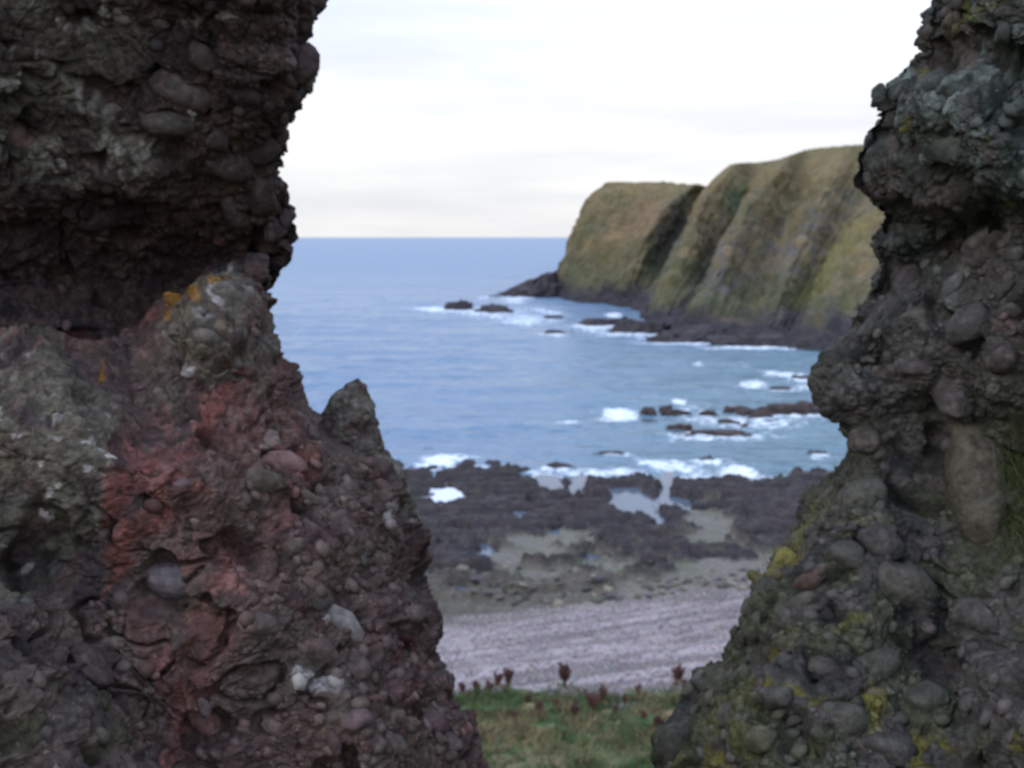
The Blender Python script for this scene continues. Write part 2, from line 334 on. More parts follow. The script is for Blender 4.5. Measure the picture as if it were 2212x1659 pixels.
FOAM = [(955, 999, 75, 13, -6, .55), (1340, 893, 48, 14, 4, .62), (1235, 909, 34, 7, -6, .5), (1150, 912, 60, 5, 0, .3), (1467, 869, 22, 9, 8, .55), (1700, 808, 70, 9, 2, .5), (1628, 832, 34, 9, 0, .5), (1745, 835, 50, 8, 0, .4), (1560, 905, 150, 22, 4, .38), (1660, 915, 120, 14, 0, .4), (1605, 1020, 62, 22, 10, .6), (1440, 1005, 110, 16, 5, .5), (1080, 1015, 70, 9, 12, .42), (1190, 1040, 70, 16, 20, .5), (1300, 1025, 120, 14, 0, .45), (1520, 1030, 80, 12, 0, .45), (1700, 1030, 60, 12, 0, .35),
        (945, 668, 60, 7, 0, .5), (1020, 672, 60, 6, 5, .45), (1130, 690, 80, 14, 2, .42), (1180, 672, 60, 7, 8, .4), (1060, 640, 40, 5, -8, .4), (1325, 680, 22, 6, 0, .55), (1200, 722, 40, 4, 0, .35), (1290, 716, 60, 4, 4, .4), (1400, 732, 60, 4, 6, .35), (1510, 786, 16, 7, 0, .4), (840, 645, 40, 4, 0, .2), (1560, 745, 180, 3, 1, .2), (1650, 985, 30, 10, 0, .2), (1580, 790, 60, 6, 0, .28)]
FOAM += [(a_, b_2 + 1, .75 * w_, .5 * h_ + 2, 0, .46) for a_, b_2, w_, h_ in ((1112, 642, 60, 20), (982, 668, 60, 19), (1066, 674, 100, 17), (1195, 719, 46, 9), (1290, 703, 110, 14), (1370, 720, 130, 14), (1480, 740, 170, 8), (1640, 750, 200, 8), (1715, 890, 210, 15), (1545, 938, 190, 14), (1735, 820, 64, 12), (1690, 840, 60, 9), (1325, 983, 74, 12), (1205, 1010, 70, 14), (1530, 997, 54, 13), (1770, 985, 44, 12))]
w1 = fbm(np.stack([X * .12, Y * .12, X * 0], -1), 4, 63); w2 = fbm(np.stack([X * .12, Y * .12, X * 0 + 5], -1), 4, 64)
fo = np.zeros_like(X)
for cx, cy, rx, ry, an, st in FOAM:
    fo = np.maximum(fo, 1.15 * st * ss(1.6, .2, ell(px + rx * .35 * w1, py + ry * .7 * w2, cx, cy, rx, ry, an)))
Z += .28 * ss(.2, .6, fo) * (.5 + fbm(np.stack([X * .6, Y * .6, X * 0], -1), 3, 66))
shal = ss(400, 150, Y) * ss(900, 1700, px + 120 * w1) * .9
link(obj('sea', np.stack([X, Y, Z], -1), gridF(len(yy), len(uu)), M_SEA, np.stack([fo, shal, ss(120, 900, Y)], -1)), kind='structure', label='grey blue sea with low swell and white breakers')

# tide pools: level water lying in the hollows of the foreshore
for k, (cx, cy, rx, ry, an) in enumerate(POOLS):
    gx, gy = ground_at(cx, cy, 1.0); zc = float(shore_base(np.array(gx), np.array(gy))) - .13
    t_ = np.linspace(0, 6.283, 41)[:-1]; a = math.radians(an)
    ex = cx + 1.55 * (rx * np.cos(t_) * math.cos(a) - ry * np.sin(t_) * math.sin(a)); ey = cy + 1.55 * (rx * np.cos(t_) * math.sin(a) + ry * np.sin(t_) * math.cos(a))
    ring = np.array([[*ground_at(u_, v_, zc), zc] for u_, v_ in zip(ex, ey)])
    V = np.concatenate([ring, [[*ground_at(cx, cy, zc), zc]]]); F = np.array([[i, (i + 1) % 40, 40] for i in range(40)])
    o = obj('tide_pool', V, F, M_FOAMPOOL if k == 0 else M_POOL)
    link(o, kind='structure', label='tide pool full of white foam' if k == 0 else 'still tide pool between dark rocks')

# ------------------------------------------------------------------ headland
def z0(px, row, z=0.0): return ground_at(px, row, z)[1]
R = []
def wrib(*p): R.append(np.array(p, float))
def prib(*p):
    pts = [at(a, b, d) for a, b, d in p]; b0 = pts[0].copy(); b0[1] -= 5; b0[2] -= 4
    R.append(np.array([b0] + pts))
wrib((150, 700, -4), (150, 690, 0), (155, 690, 20), (160, 690, 38), (168, 690, 47))
wrib((78, 560, -4), (80, 540, 0), (85, 545, 20), (92, 550, 38), (100, 555, 48))
wrib((24, 474, -4), (28, 470, 0), (34, 472, 20), (42, 476, 38), (52, 482, 48))
prib((1196, 636, z0(1196, 636)), (1202, 590, 428), (1220, 555, 430), (1237, 510, 432), (1254, 475, 434), (1274, 430, 438), (1305, 397, 446))
prib((1235, 650, z0(1235, 650)), (1262, 590, 402), (1290, 510, 410), (1310, 440, 420), (1335, 393, 444))
prib((1300, 656, z0(1300, 656)), (1330, 560, 388), (1375, 470, 405), (1420, 393, 436))
prib((1345, 662, z0(1345, 662)), (1362, 590, 362), (1388, 520, 370), (1432, 452, 385), (1500, 398, 425))
prib((1378, 672, z0(1378, 672)), (1420, 608, 362), (1460, 530, 390), (1488, 470, 410), (1532, 404, 445))
prib((1398, 700, z0(1398, 700)), (1412, 640, 300), (1468, 548, 318), (1506, 455, 342), (1542, 398, 370), (1580, 357, 396))
prib((1452, 726, z0(1452, 726)), (1490, 665, 288), (1547, 570, 330), (1592, 480, 362), (1642, 351, 418))
prib((1482, 736, z0(1482, 736)), (1508, 650, 252), (1566, 530, 274), (1620, 432, 302), (1690, 343, 348))
prib((1585, 745, z0(1585, 745)), (1620, 640, 266), (1668, 530, 298), (1712, 430, 330), (1750, 323, 368))
prib((1635, 749, z0(1635, 749)), (1690, 620, 250), (1740, 500, 278), (1785, 400, 312), (1822, 316, 350))
prib((1690, 752, z0(1690, 752)), (1748, 620, 264), (1816, 500, 296), (1856, 400, 328), (1888, 310, 357))
prib((1780, 758, z0(1780, 758)), (1788, 640, 238), (1862, 520, 264), (1930, 400, 296), (2000, 298, 335))
prib((2000, 765, z0(2000, 765)), (2060, 600, 245), (2150, 420, 280), (2250, 270, 330))
prib((2500, 790, z0(2500, 790)), (2560, 600, 230), (2650, 400, 270), (2750, 250, 320))
prib((3300, 800, z0(3300, 800)), (3360, 600, 230), (3450, 400, 270), (3550, 250, 320))
NV = 110; rs = []
for r in R:
    d = np.r_[0, np.cumsum(np.linalg.norm(np.diff(r, axis=0), axis=1))]; d /= d[-1]; tv = np.linspace(0, 1, NV)
    q = np.stack([np.interp(tv, d, r[:, k]) for k in range(3)], -1)
    for _ in range(6): q[1:-1] = .25 * q[:-2] + .5 * q[1:-1] + .25 * q[2:]
    top = q[-1]; pl = np.array([top + (.15 * s, s, .9 * (1 - math.exp(-s / 12)) + .006 * s) for s in (3, 7, 13, 22, 35, 55, 90, 150, 260)])
    rs.append(np.concatenate([q, pl]))
rs = np.array(rs); seg = []
NS = 44
for i in range(len(rs) - 1):
    p0, p1, p2, p3 = rs[max(i - 1, 0)], rs[i], rs[i + 1], rs[min(i + 2, len(rs) - 1)]
    for t in np.linspace(0, 1, NS, endpoint=False):
        t2, t3 = t * t, t * t * t
        cat_ = .5 * (2 * p1 + (p2 - p0) * t + (2 * p0 - 5 * p1 + 4 * p2 - p3) * t2 + (3 * p1 - p0 - 3 * p2 + p3) * t3)
        seg.append(lerp(cat_, lerp(p1, p2, t), .2))
P = np.array(seg).transpose(1, 0, 2)          # rows: base -> top, cols: along the shore
nrm = gnormals(P); nrm *= np.sign(np.mean(nrm[NV // 2, :, 1]) * -1)
z = P[..., 2]
slope = ss(0, 6, z) * ss(52, 44, z)
tt = (np.arange(P.shape[1]) / NS)[None].repeat(P.shape[0], 0); vv = (np.arange(P.shape[0]) / NV)[:, None].repeat(P.shape[1], 1)
sw = .25 * fbm(P * .03, 2, 70)
rill = fbm(np.stack([tt * 3.2 + sw, vv * 1.1, tt * 0], -1), 4, 68); rill2 = fbm(np.stack([tt * 11 + sw * 3, vv * 3, tt * 0 + 4], -1), 3, 69)
Pn = P.copy()
Pn += nrm * (slope * (1.2 * -np.abs(rill) + .12 * rill2))[..., None]
Pn += nrm * (slope * (2.6 * fbm(P * .045, 4, 71) + 1.1 * fbm(P * .18, 4, 72)) + .5 * fbm(P * .55, 3, 73))[..., None]
rk = ss(9.5, 4.0, z + 3 * fbm(P * .09, 3, 75))                   # bare rock near the water
wl = worley(P * np.array([.16, .16, .35]), 6)
Pn += nrm * (rk * (1.6 * (wl[1] - wl[0]) - .3 + .8 * fbm(P * .4, 3, 76)))[..., None]
gul = fbm(P * np.array([.05, .05, .02]), 4, 77)
n3 = fbm(P * .12, 4, 78); n4 = fbm(P * .035, 3, 79)
hx, hy = project(P)
c = np.zeros(P.shape) + np.array([.135, .103, .050])
c = mixc(c, (.100, .090, .042), ss(-.2, .3, n4)); c = mixc(c, (.20, .145, .075), ss(.05, .45, n3) * .8)
c = mixc(c, (.21, .13, .075), ss(1.2, .3, ell(hx, hy, 1385, 470, 90, 60, -30)) * .55)
c = mixc(c, (.065, .10, .045), ss(1.1, .3, ell(hx, hy, 1590, 425, 28, 60, 15)) * .9)
c = mixc(c, (.055, .055, .045), ss(1.2, .5, ell(hx + 20 * n3, hy, 1445, 510, 34, 120, 24)) * .85)  # shaded side of the gully painted into the colour, along with its dark rock
c = mixc(c, (.062, .072, .036), ss(24, 8, z + 8 * n3) * .7)
scree = np.clip(ss(1.2, .5, ell(hx + 60 * n3, hy + 40 * n4, 1720, 540, 130, 70, -35)) + ss(1.2, .5, ell(hx + 50 * n3, hy, 1560, 570, 50, 100, 30)) + .6 * ss(1.2, .4, ell(hx, hy + 40 * n3, 1850, 420, 50, 70, -30)), 0, 1)
c = mixc(c, (.110, .098, .098), scree * ss(-.25, .25, fbm(P * .3, 4, 80)) * .9)
c = mixc(c, (.16, .14, .04), ss(1.2, .3, ell(hx, hy, 1800, 560, 30, 150, 38)) * .7)
c = mixc(c, (.16, .10, .08), ss(1.1, .5, ell(hx, hy, 1560, 690, 80, 14, 4)) * .7)
c = mixc(c, (.085, .078, .062), ss(.16, .0, np.abs(rill)) * ss(46, 36, z) * .45); c = mixc(c, (.19, .15, .085), ss(.1, .5, rill2) * .25)
top = ss(38, 46, z); c = mixc(c, (.19, .145, .07), top * .6)
c = c * np.array([.88, .88, .82]); c = mixc(c, (.036, .033, .037), np.clip(rk, 0, 1))
link(obj('headland', Pn, gridF(P.shape[0], P.shape[1]), M_HEAD, c), kind='structure', label='steep grassy headland with gullies and dark rock at its foot')

# ------------------------------------------------------------------ rocks standing in the water
def rock_mesh(w, d, h, seed, n=44, ledgy=.35, col=(.045, .038, .042), wedge=0.0):
    th = np.linspace(0, 2 * math.pi, 2 * n, endpoint=False); ph = np.linspace(-.5, math.pi / 2 - .02, n)
    T, Q = np.meshgrid(th, ph)
    U = np.stack([np.cos(Q) * np.cos(T), np.cos(Q) * np.sin(T), np.sin(Q)], -1)
    U = np.sign(U) * np.abs(U) ** .8
    q = U * 1.4 + seed * 11.7
    r = 1 + .55 * fbm(q, 4, seed) + ledgy * (worley(q * 1.6, seed)[0] - .5)
    rough_ = .16 * fbm(q * 4.5, 3, seed + 2) + .16 * (worley(q * 5, seed + 3)[0] - .5)
    V = U * r[..., None] * np.array([w / 2, d / 2, h])
    fr = np.random.default_rng(seed)
    for _ in range(9):
        f_ = fr.normal(size=3); f_[2] = abs(f_[2]) * .8; f_ /= np.linalg.norm(f_); dd = (V / np.array([w / 2, d / 2, h])) @ f_; ex = np.maximum(dd - fr.uniform(.55, .85), 0) * .85
        V -= ex[..., None] * f_ * np.array([w / 2, d / 2, h])
    V *= (1 + rough_)[..., None]; V[..., 2] += .10 * h * np.sin(V[..., 2] / h * 14 + 3 * fbm(q, 2, seed + 4)) * (V[..., 2] > .05 * h)
    V[..., 2] = np.where(V[..., 2] > 0, V[..., 2] * (1 + wedge * np.clip(V[..., 0] / (w / 2), -1, 1)), V[..., 2])
    V[..., 0] += .25 * V[..., 2] * math.sin(seed)
    i = np.arange(n * 2 * n).reshape(n, 2 * n); j = np.roll(i, -1, 1)
    F = np.stack([i[:-1], j[:-1], j[1:], i[1:]], -1).reshape(-1, 4)
    cc = np.zeros(V.shape) + np.array(col); cc *= (1 + .5 * fbm(q * 2, 3, seed + 5))[..., None]
    return mesh_of('sea_rock', V, F, M_SEAROCK, np.clip(cc, .01, 1))
def sea_rock(px, row, wpx, hpx, seed, label, dratio=.6, name='sea_rock', cat='rock', group=None, z=0.0, col=(.045, .038, .042), ledgy=.35, wedge=0.0):
    gx, gy = ground_at(px, row, z); k = gy / FPX
    o = bpy.data.objects.new(name, rock_mesh(wpx * k, wpx * k * dratio, hpx * k, seed, ledgy=ledgy, col=col, wedge=wedge))
    o.location = (gx, gy + .2 * wpx * k * dratio, z - .1); link(o, None, label, cat, group); return o
sea_rock(1168, 640, 170, 62, 3, 'pointed dark rock buttress at the tip of the headland', .5, 'rock_buttress', ledgy=.6, wedge=.75)
sea_rock(1112, 642, 60, 20, 13, 'low dark rock shelf below the pointed buttress at the headland tip', .5)
sea_rock(982, 668, 66, 22, 4, 'small dark skerry farthest out to sea, left of the long skerry', .5)
sea_rock(1066, 674, 112, 20, 5, 'long low dark skerry off the headland tip', .4)
sea_rock(1195, 719, 46, 9, 6, 'tiny dark rock awash alone in open water below the headland', .5)
sea_rock(1290, 703, 110, 20, 7, 'flat dark rock ledge jutting out from the foot of the headland', .4)
sea_rock(1370, 718, 140, 34, 8, 'dark rock ledge between the jutting ledge and the headland shore', .4)
sea_rock(1195, 686, 50, 6, 16, 'low rock nearly covered by white water off the headland foot', .5)
sea_rock(1480, 738, 190, 34, 9, 'broad dark rock bench along the water under the headland', .3)
sea_rock(1640, 748, 230, 32, 10, 'long dark rock bench at the foot of the grassy slope', .3)
sea_rock(1775, 754, 150, 36, 11, 'dark rock bench beside the near outcrop under the slope', .4)
RB = (.060, .044, .040)
sea_rock(1715, 888, 210, 15, 12, 'long brown reef rock reaching in from the near outcrop', .25, col=RB)
sea_rock(1545, 938, 190, 12, 14, 'long narrow dark reef rock in the breakers of the cove', .22, col=RB)
sea_rock(1735, 820, 64, 10, 15, 'dark rock in the white surf beside the near outcrop', .4)
sea_rock(1690, 840, 60, 7, 17, 'flat dark rock just below the surf near the outcrop', .4)
sea_rock(1325, 983, 74, 12, 18, 'dark weedy rock awash just off the shore platform, middle of three', .4)
sea_rock(1205, 1010, 70, 12, 19, 'dark weedy rock awash closest to the platform edge', .45)
sea_rock(1530, 997, 54, 13, 20, 'rounded dark rock alone off the shore platform', .5)
sea_rock(1770, 985, 44, 12, 22, 'small dark rock in the water against the near outcrop', .5)
rr = random.Random(5)
for k in range(16):
    sea_rock(rr.uniform(1400, 1680), rr.uniform(880, 928), rr.uniform(24, 70), rr.uniform(6, 11), 30 + k, 'low brown reef rock awash among the breakers of the cove', .4, group='reef rocks in the cove', col=RB)

# ------------------------------------------------------------------ boulders on the upper foreshore
def blob_mesh(name, seed, mat, sub=2, sq=.85, rough=.16, facets=0):
    import bmesh
    bm = bmesh.new(); bmesh.ops.create_icosphere(bm, subdivisions=sub, radius=1.0)
    V = np.array([v.co[:] for v in bm.verts]); F = np.array([[v.index for v in f.verts] for f in bm.faces]); bm.free()
    V = np.sign(V) * np.abs(V) ** sq
    V *= (1 + rough * fbm(V * 1.1 + seed * 5.1, 3, seed))[:, None]
    if facets:
        fr = np.random.default_rng(seed)
        for _ in range(facets):
            f_ = fr.normal(size=3); f_ /= np.linalg.norm(f_); V -= (np.maximum(V @ f_ - fr.uniform(.55, .9), 0) * .8)[:, None] * f_
        V *= (1 + .05 * fbm(V * 4 + seed, 2, seed + 1))[:, None]
    return mesh_of(name, V, F, mat)
BOUL = [blob_mesh('boulder', 200 + k, M_COB, 2, .85, .3, 9) for k in range(6)]
def shore_z(x, y):
    xs, ys, h = shore_grid
    i = int(np.clip(np.searchsorted(ys, y), 0, len(ys) - 1)); j = int(np.clip(np.searchsorted(xs, x), 0, len(xs) - 1)); return float(h[i, j])
BTONE = [('dark grey', (.05, .045, .05)), ('dark grey', (.06, .05, .06)), ('grey-brown', (.07, .06, .055)), ('pale tan', (.19, .16, .12)), ('brown', (.12, .105, .08)), ('olive weedy', (.07, .072, .05))]
for k in range(200):
    p_, r_ = rr.uniform(930, 1690), rr.triangular(1205, 1312, 1292)
    if r_ > np.interp(p_, [960, 1640], [1335, 1272]): r_ -= 30
    gx, gy = ground_at(p_, r_, 1.6)
    s = rr.uniform(.13, .27) * (1.7 if rr.random() < .15 else 1)
    o = bpy.data.objects.new('boulder', BOUL[k % 6]); zz = max(shore_z(gx, gy), float(beach_z(np.array(gx), np.array(gy))))
    o.location = (gx, gy, zz + .2 * s); o.scale = (s * rr.uniform(.8, 1.5), s * rr.uniform(.8, 1.2), s * rr.uniform(.5, .8)); o.rotation_euler = (rr.uniform(-.3, .3), rr.uniform(-.3, .3), rr.uniform(0, 6.28))
    tone, g = rr.choice(BTONE)
    o.color = (*g, 1)
    link(o, None, tone + ' boulder strewn between the rock ledges and the shingle', 'boulder', tone + ' boulders above the rock platform')

# ------------------------------------------------------------------ the two foreground outcrops
def rows_grid():
    return np.concatenate([np.linspace(-1000, -20, 60, endpoint=False), np.linspace(-20, 1680, 720), np.linspace(1690, 2300, 40)])
def rock_surface(edge, depth, side, dfun, seed, far=900):
    """side -1: rock lies to the left of its edge, +1 to the right. Returns grid of points (rows x cols) and outward normals."""
    v = rows_grid(); e = np.interp(v, edge[:, 1], edge[:, 0]); D = np.interp(v, depth[:, 0], depth[:, 1])
    back = np.linspace(1, 0, 56, endpoint=False) ** 1.6 * 2.2        # metres behind the edge
    limit = 0.0 if side < 0 else 2212.0
    f1 = np.linspace(0, 1, 330) ** 1.25; f2 = np.linspace(0, 1, 60)[1:]
    cols = []
    for b in back:
        cols.append(np.stack([e + side * (26 * b + 22 * (1 - np.exp(-b / .15))), v, D + b], -1))
    for t in f1:
        q = t * np.abs(limit + side * 40 - e); pxx = e + side * q
        cols.append(np.stack([pxx, v, D - dfun(q, pxx, v)], -1))
    q0 = np.abs(limit + side * 40 - e)
    for t in f2:
        q = q0 + t * far; pxx = e + side * q
        cols.append(np.stack([pxx, v, np.maximum(D - dfun(q, pxx, v), 1.3)], -1))
    G = np.array(cols).transpose(1, 0, 2)
    P = at(G[..., 0], G[..., 1], G[..., 2])
    n = gnormals(P)
    for _ in range(26):
        n[1:-1] = .25 * n[:-2] + .5 * n[1:-1] + .25 * n[2:]; n[:, 1:-1] = .25 * n[:, :-2] + .5 * n[:, 1:-1] + .25 * n[:, 2:]
    n /= np.linalg.norm(n, axis=-1, keepdims=True) + 1e-9
    mid = n[300, 200]; tocam = np.array([0, 0, H]) - P[300, 200]
    if np.dot(mid, tocam) < 0: n = -n
    return P, n, G
def conglomerate(P, n, seed, amp=1.0, smoothm=None, block=1.0):
    q = P + .05 * np.stack([fbm(P * 3, 2, seed + k) for k in range(3)], -1)
    d = .12 * fbm(P * 1.5, 2, seed + 4) + .045 * fbm(P * 4.2, 3, seed + 5)
    a1, a2, _ = worley(q * np.array([6.5, 6.5, 8]), seed + 6); b1, b2, bid = worley(q * np.array([15, 15, 18]), seed + 7)
    c1, c2, cid = worley(q * np.array([34, 34, 38]), seed + 8)
    qq = q + .06 * np.stack([fbm(P * 5, 2, seed + 40 + k) for k in range(3)], -1)
    k1, k2, kid = worley(qq * np.array([4.2, 4.2, 5.6]), seed + 44); e1, e2, eid = worley(qq * np.array([10, 10, 13]), seed + 45)
    blocks = (.075 * (kid - .5) * ss(0, .16, k2 - k1) - .03 * ss(.10, 0, k2 - k1)) + (.030 * (eid - .5) - .014 * ss(.10, 0, e2 - e1))
    rough = np.clip(.55 + 1.1 * fbm(P * 2.0, 3, seed + 9), .12, 1.0)
    lumps = .060 * (np.sqrt(np.clip(1 - a1, 0, 1)) - .6) + .034 * (np.sqrt(np.clip(1 - b1, 0, 1)) - .6) + .014 * (np.sqrt(np.clip(1 - c1, 0, 1)) - .6)
    crack = -.05 * ss(.07, .0, np.abs(fbm(P * np.array([2.2, 2.2, 3.0]), 3, seed + 12))) * ss(.0, .4, fbm(P * 1.3 + 20, 2, seed + 13))
    hole = -.08 * ss(.26, .5, fbm(P * 5.5, 2, seed + 10))
    fine = .010 * fbm(P * 22, 3, seed + 11) + .007 * fbm(P * 62, 2, seed + 14)
    d = d + .42 * blocks * block + amp * rough * lumps * .75 + hole + crack + fine
    if smoothm is not None: d = d * (1 - .3 * smoothm)
    return P + n * d[..., None], dict(a=a1, b=b1, bid=bid, cid=cid, rough=rough, hole=hole)

# ---- left outcrop
EL = np.array([(760, -1000), (730, -400), (722, -60), (715, 0), (705, 45), (682, 95), (716, 130), (700, 175), (660, 235), (640, 275), (622, 320), (606, 348), (602, 385), (618, 402), (618, 440), (634, 462), (626, 500), (605, 550), (590, 575), (580, 610), (552, 620), (553, 665), (575, 690), (590, 725), (606, 760), (614, 786), (648, 796), (664, 832), (678, 870), (700, 892), (725, 925), (770, 965), (835, 985), (865, 1010), (888, 1040), (898, 1080), (896, 1150), (905, 1230), (935, 1280), (960, 1330), (965, 1400), (983, 1460), (990, 1520), (1010, 1560), (1030, 1610), (1045, 1659), (1070, 1720), (1120, 1900), (1200, 2300)], float)
DL = np.array([(-1000, 3.7), (-200, 3.95), (0, 4.1), (350, 4.25), (600, 4.45), (640, 4.3), (700, 4.1), (1000, 3.95), (1660, 3.7), (2300, 3.3)])
BNDX, BNDY = [-900, 0, 100, 200, 300, 360, 430, 545, 560, 620], [760, 742, 745, 740, 690, 635, 582, 586, 618, 630]
def dl(q, px, v):
    base = .22 * (1 - np.exp(-q / 45)) + .00062 * q + .10 * np.sin(q / 130 + v / 260)
    bnd = np.interp(px, BNDX, BNDY)
    upper = ss(16, -16, v - bnd)
    under = np.clip((v - (bnd - 420)) / 420, 0, 1) ** 1.6 * upper       # the overhang cuts back towards its foot
    shelf = ss(-16, 200, v - bnd) * (1 - upper)
    return base - .42 * under + .16 * (1 - upper) + .28 * shelf
EL[:, 0] -= 10
PL, nL, GL = rock_surface(EL, DL, -1, dl, 100)
bump1 = ell(GL[..., 0], GL[..., 1], 475, 700, 85, 125, 20)             # the lichened block under the overhang
bump2 = ell(GL[..., 0], GL[..., 1], 120, 960, 190, 260, 15)
PL = PL + nL * (.09 * ss(1.1, .5, bump1) + .05 * ss(1.1, .2, bump2))[..., None]
smo = np.clip(ss(1.1, .6, bump2) + .6 * ss(1.1, .6, bump1), 0, 1)
nL = np.where(np.isfinite(nL), nL, 0)
PLs = PL.copy(); PL, iL = conglomerate(PL, nL, 100, 1.0, smo)
gx, gy = project(PLs)
wA = fbm(PLs * 4, 4, 131); wB = fbm(PLs * 4 + 30, 4, 132); wC = fbm(PLs * 11, 4, 133); wD = fbm(PLs * 22, 3, 134)
ax, ay = gx + 55 * wA + 30 * wC, gy + 55 * wB + 30 * wD
c = np.zeros(PL.shape) + np.array([.115, .088, .080])
c = mixc(c, (.070, .058, .060), ss(-.1, .3, wA)); c = mixc(c, (.17, .12, .10), ss(.1, .45, wC) * .7)
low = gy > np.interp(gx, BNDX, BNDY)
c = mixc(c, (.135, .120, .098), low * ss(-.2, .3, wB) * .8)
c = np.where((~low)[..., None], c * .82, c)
RED = [(615, 760), (520, 790), (430, 880), (400, 950), (345, 870), (262, 880), (238, 1050), (228, 1180), (255, 1260), (330, 1190), (250, 1330), (330, 1420), (380, 1500), (330, 1659), (390, 1680), (440, 1500), (520, 1330), (640, 1120), (700, 1000), (670, 880), (640, 800)]
redm = inpoly(ax, ay, RED).astype(float)
redm = np.maximum(redm, ss(26, 6, np.abs(gy - np.interp(gx, [0, 100, 220, 330, 420], [735, 738, 735, 680, 610]) + 20 * wA) ) * (gx < 440))
xq, zq = PLs[..., 0], PLs[..., 2]
strk = fbm(np.stack([(xq - zq * .75) * 8, (xq * .75 + zq) * 1.3, PLs[..., 1] * 2], -1), 4, 137)
seam = ss(.09, .0, np.abs(strk)) * ss(300, 480, gx + 60 * wA) * low * ss(.05, .3, fbm(PLs * 1.7, 2, 138) + .2)
redm *= ss(-.45, .1, wC + .3) * (.35 + .65 * ss(-.25, .12, strk)); redm = np.maximum(redm, .85 * seam)
c = mixc(c, (.17, .092, .080), low * ss(-.3, .3, wA) * ss(150, 420, gx) * .4)
c = mixc(c, (.225, .080, .062), redm * (.46 + .4 * ss(-.2, .3, wA + .5 * wC)))
c = mixc(c, (.25, .15, .135), redm * ss(.0, .3, strk) * .55); c = mixc(c, (.075, .06, .058), redm * ss(.1, .35, wB + .4 * wC) * .75)
c = mixc(c, (.27, .235, .21), (ss(1.2, .4, ell(ax, ay, 590, 930, 70, 60, -30)) * ss(0, .4, wD)) * .7)
lich = np.clip(inpoly(ax, ay, [(-400, 750), (130, 752), (250, 800), (262, 900), (235, 1150), (110, 1290), (-400, 1330)]) * 1.0, 0, 1)
lich = np.maximum(lich, .85 * inpoly(ax, ay, [(430, 585), (540, 585), (560, 700), (600, 760), (470, 810), (390, 800), (360, 680)]))
c = mixc(c, (.160, .165, .125), lich * ss(-.5, .1, wC) * .85)
pale = np.zeros(gx.shape)
for e_ in ((205, 55, 70, 90, 60), (130, 190, 190, 30, 35), (250, 320, 90, 34, 35), (60, 190, 100, 40, 30), (370, 250, 46, 18, 10), (420, 30, 90, 30, 0), (150, 60, 160, 30, 20), (330, 340, 60, 20, 20), (90, 330, 120, 60, 40)):
    pale = np.maximum(pale, ss(1.3, .3, ell(ax, ay, *e_)))
c = mixc(c, (.40, .43, .39), pale * ss(-.2, .2, wC + .6 * wD) * .95)
c = mixc(c, (.17, .18, .14), inpoly(ax, ay, [(-600, -400), (330, -400), (300, 100), (360, 330), (200, 420), (-600, 430)]) * ss(-.1, .3, wB) * .6)
spots = np.zeros(gx.shape)
for e_ in ((410, 793, 17, 13, -40), (190, 940, 14, 10, -40), (240, 972, 10, 8, 0), (120, 885, 16, 9, -30), (148, 878, 10, 12, -30), (95, 1120, 8, 14, 20), (20, 1245, 14, 7, -20), (70, 1210, 12, 7, 0), (470, 632, 24, 12, 30), (440, 670, 22, 9, -30), (75, 1000, 8, 8, 0), (760, 1330, 45, 14, 10), (680, 1470, 60, 22, 10), (840, 1110, 16, 30, 10)):
    spots = np.maximum(spots, ss(1.25, .6, ell(gx + 14 * wD + 10 * wC, gy + 14 * wC, *e_)))
spots = np.maximum(spots, lich * ss(.40, .52, fbm(PLs * 19 + 60, 3, 139)) * ss(-.2, .2, wB))
c = mixc(c, (.50, .52, .50), spots * .85)
orange = np.zeros(gx.shape)
for e_ in ((378, 655, 17, 24, 20), (414, 634, 17, 10, 0), (368, 690, 12, 8, -30), (222, 796, 8, 10, 0), (470, 610, 22, 8, -20)):
    orange = np.maximum(orange, ss(1.2, .6, ell(gx + 10 * wD + 8 * wC, gy + 12 * wC, *e_)))
c = mixc(c, (.38, .20, .025), orange * .9)
c = mixc(c, (.06, .075, .035), inpoly(ax, ay, [(-300, 1480), (160, 1480), (240, 1560), (200, 1720), (-300, 1720)]) * ss(.0, .35, wC) * .7)
c *= (.8 + .45 * iL['cid'] )[..., None]
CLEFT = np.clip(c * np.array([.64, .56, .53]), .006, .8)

def outcrop(label, P, C, name='rock_outcrop'):
    root = bpy.data.objects.new(name, None); link(root, None, label, 'rock outcrop')
    base = P.reshape(-1, 3)
    root.location = (float(P[-1, 200, 0]), float(P[-1, 200, 1]), 21.9)
    return root
def child(o, root):
    o.parent = root; o.matrix_parent_inverse = Matrix.Translation(-Vector(root.location)); COL.objects.link(o); return o

COBM = [blob_mesh('cobble', 300 + k, M_COB, 3 if k < 6 else 2, (1.0, .9, .9, 1.0)[k % 4], (.3, .4, .45, .34)[k % 4], (7, 10, 13, 9)[k % 4]) for k in range(12)]
SMALL = [blob_mesh('small', 330 + k, M_PEB, 1, .95, .3, 5) for k in range(6)]
SMV = [(np.array([v.co[:] for v in m.vertices]), np.array([list(p.vertices) for p in m.polygons])) for m in SMALL]
for m in SMALL: bpy.data.meshes.remove(m)

def frame_of(nv, ang):
    """long axis lying in the surface; ang is its direction in the face, 0 across, 90 up"""
    n = Vector(nv).normalized(); ref = Vector((math.cos(ang), 0, math.sin(ang)))
    u = (ref - n * ref.dot(n))
    if u.length < .1: u = n.orthogonal()
    u.normalize(); w = n.cross(u)
    return Matrix((u, w, n)).transposed()

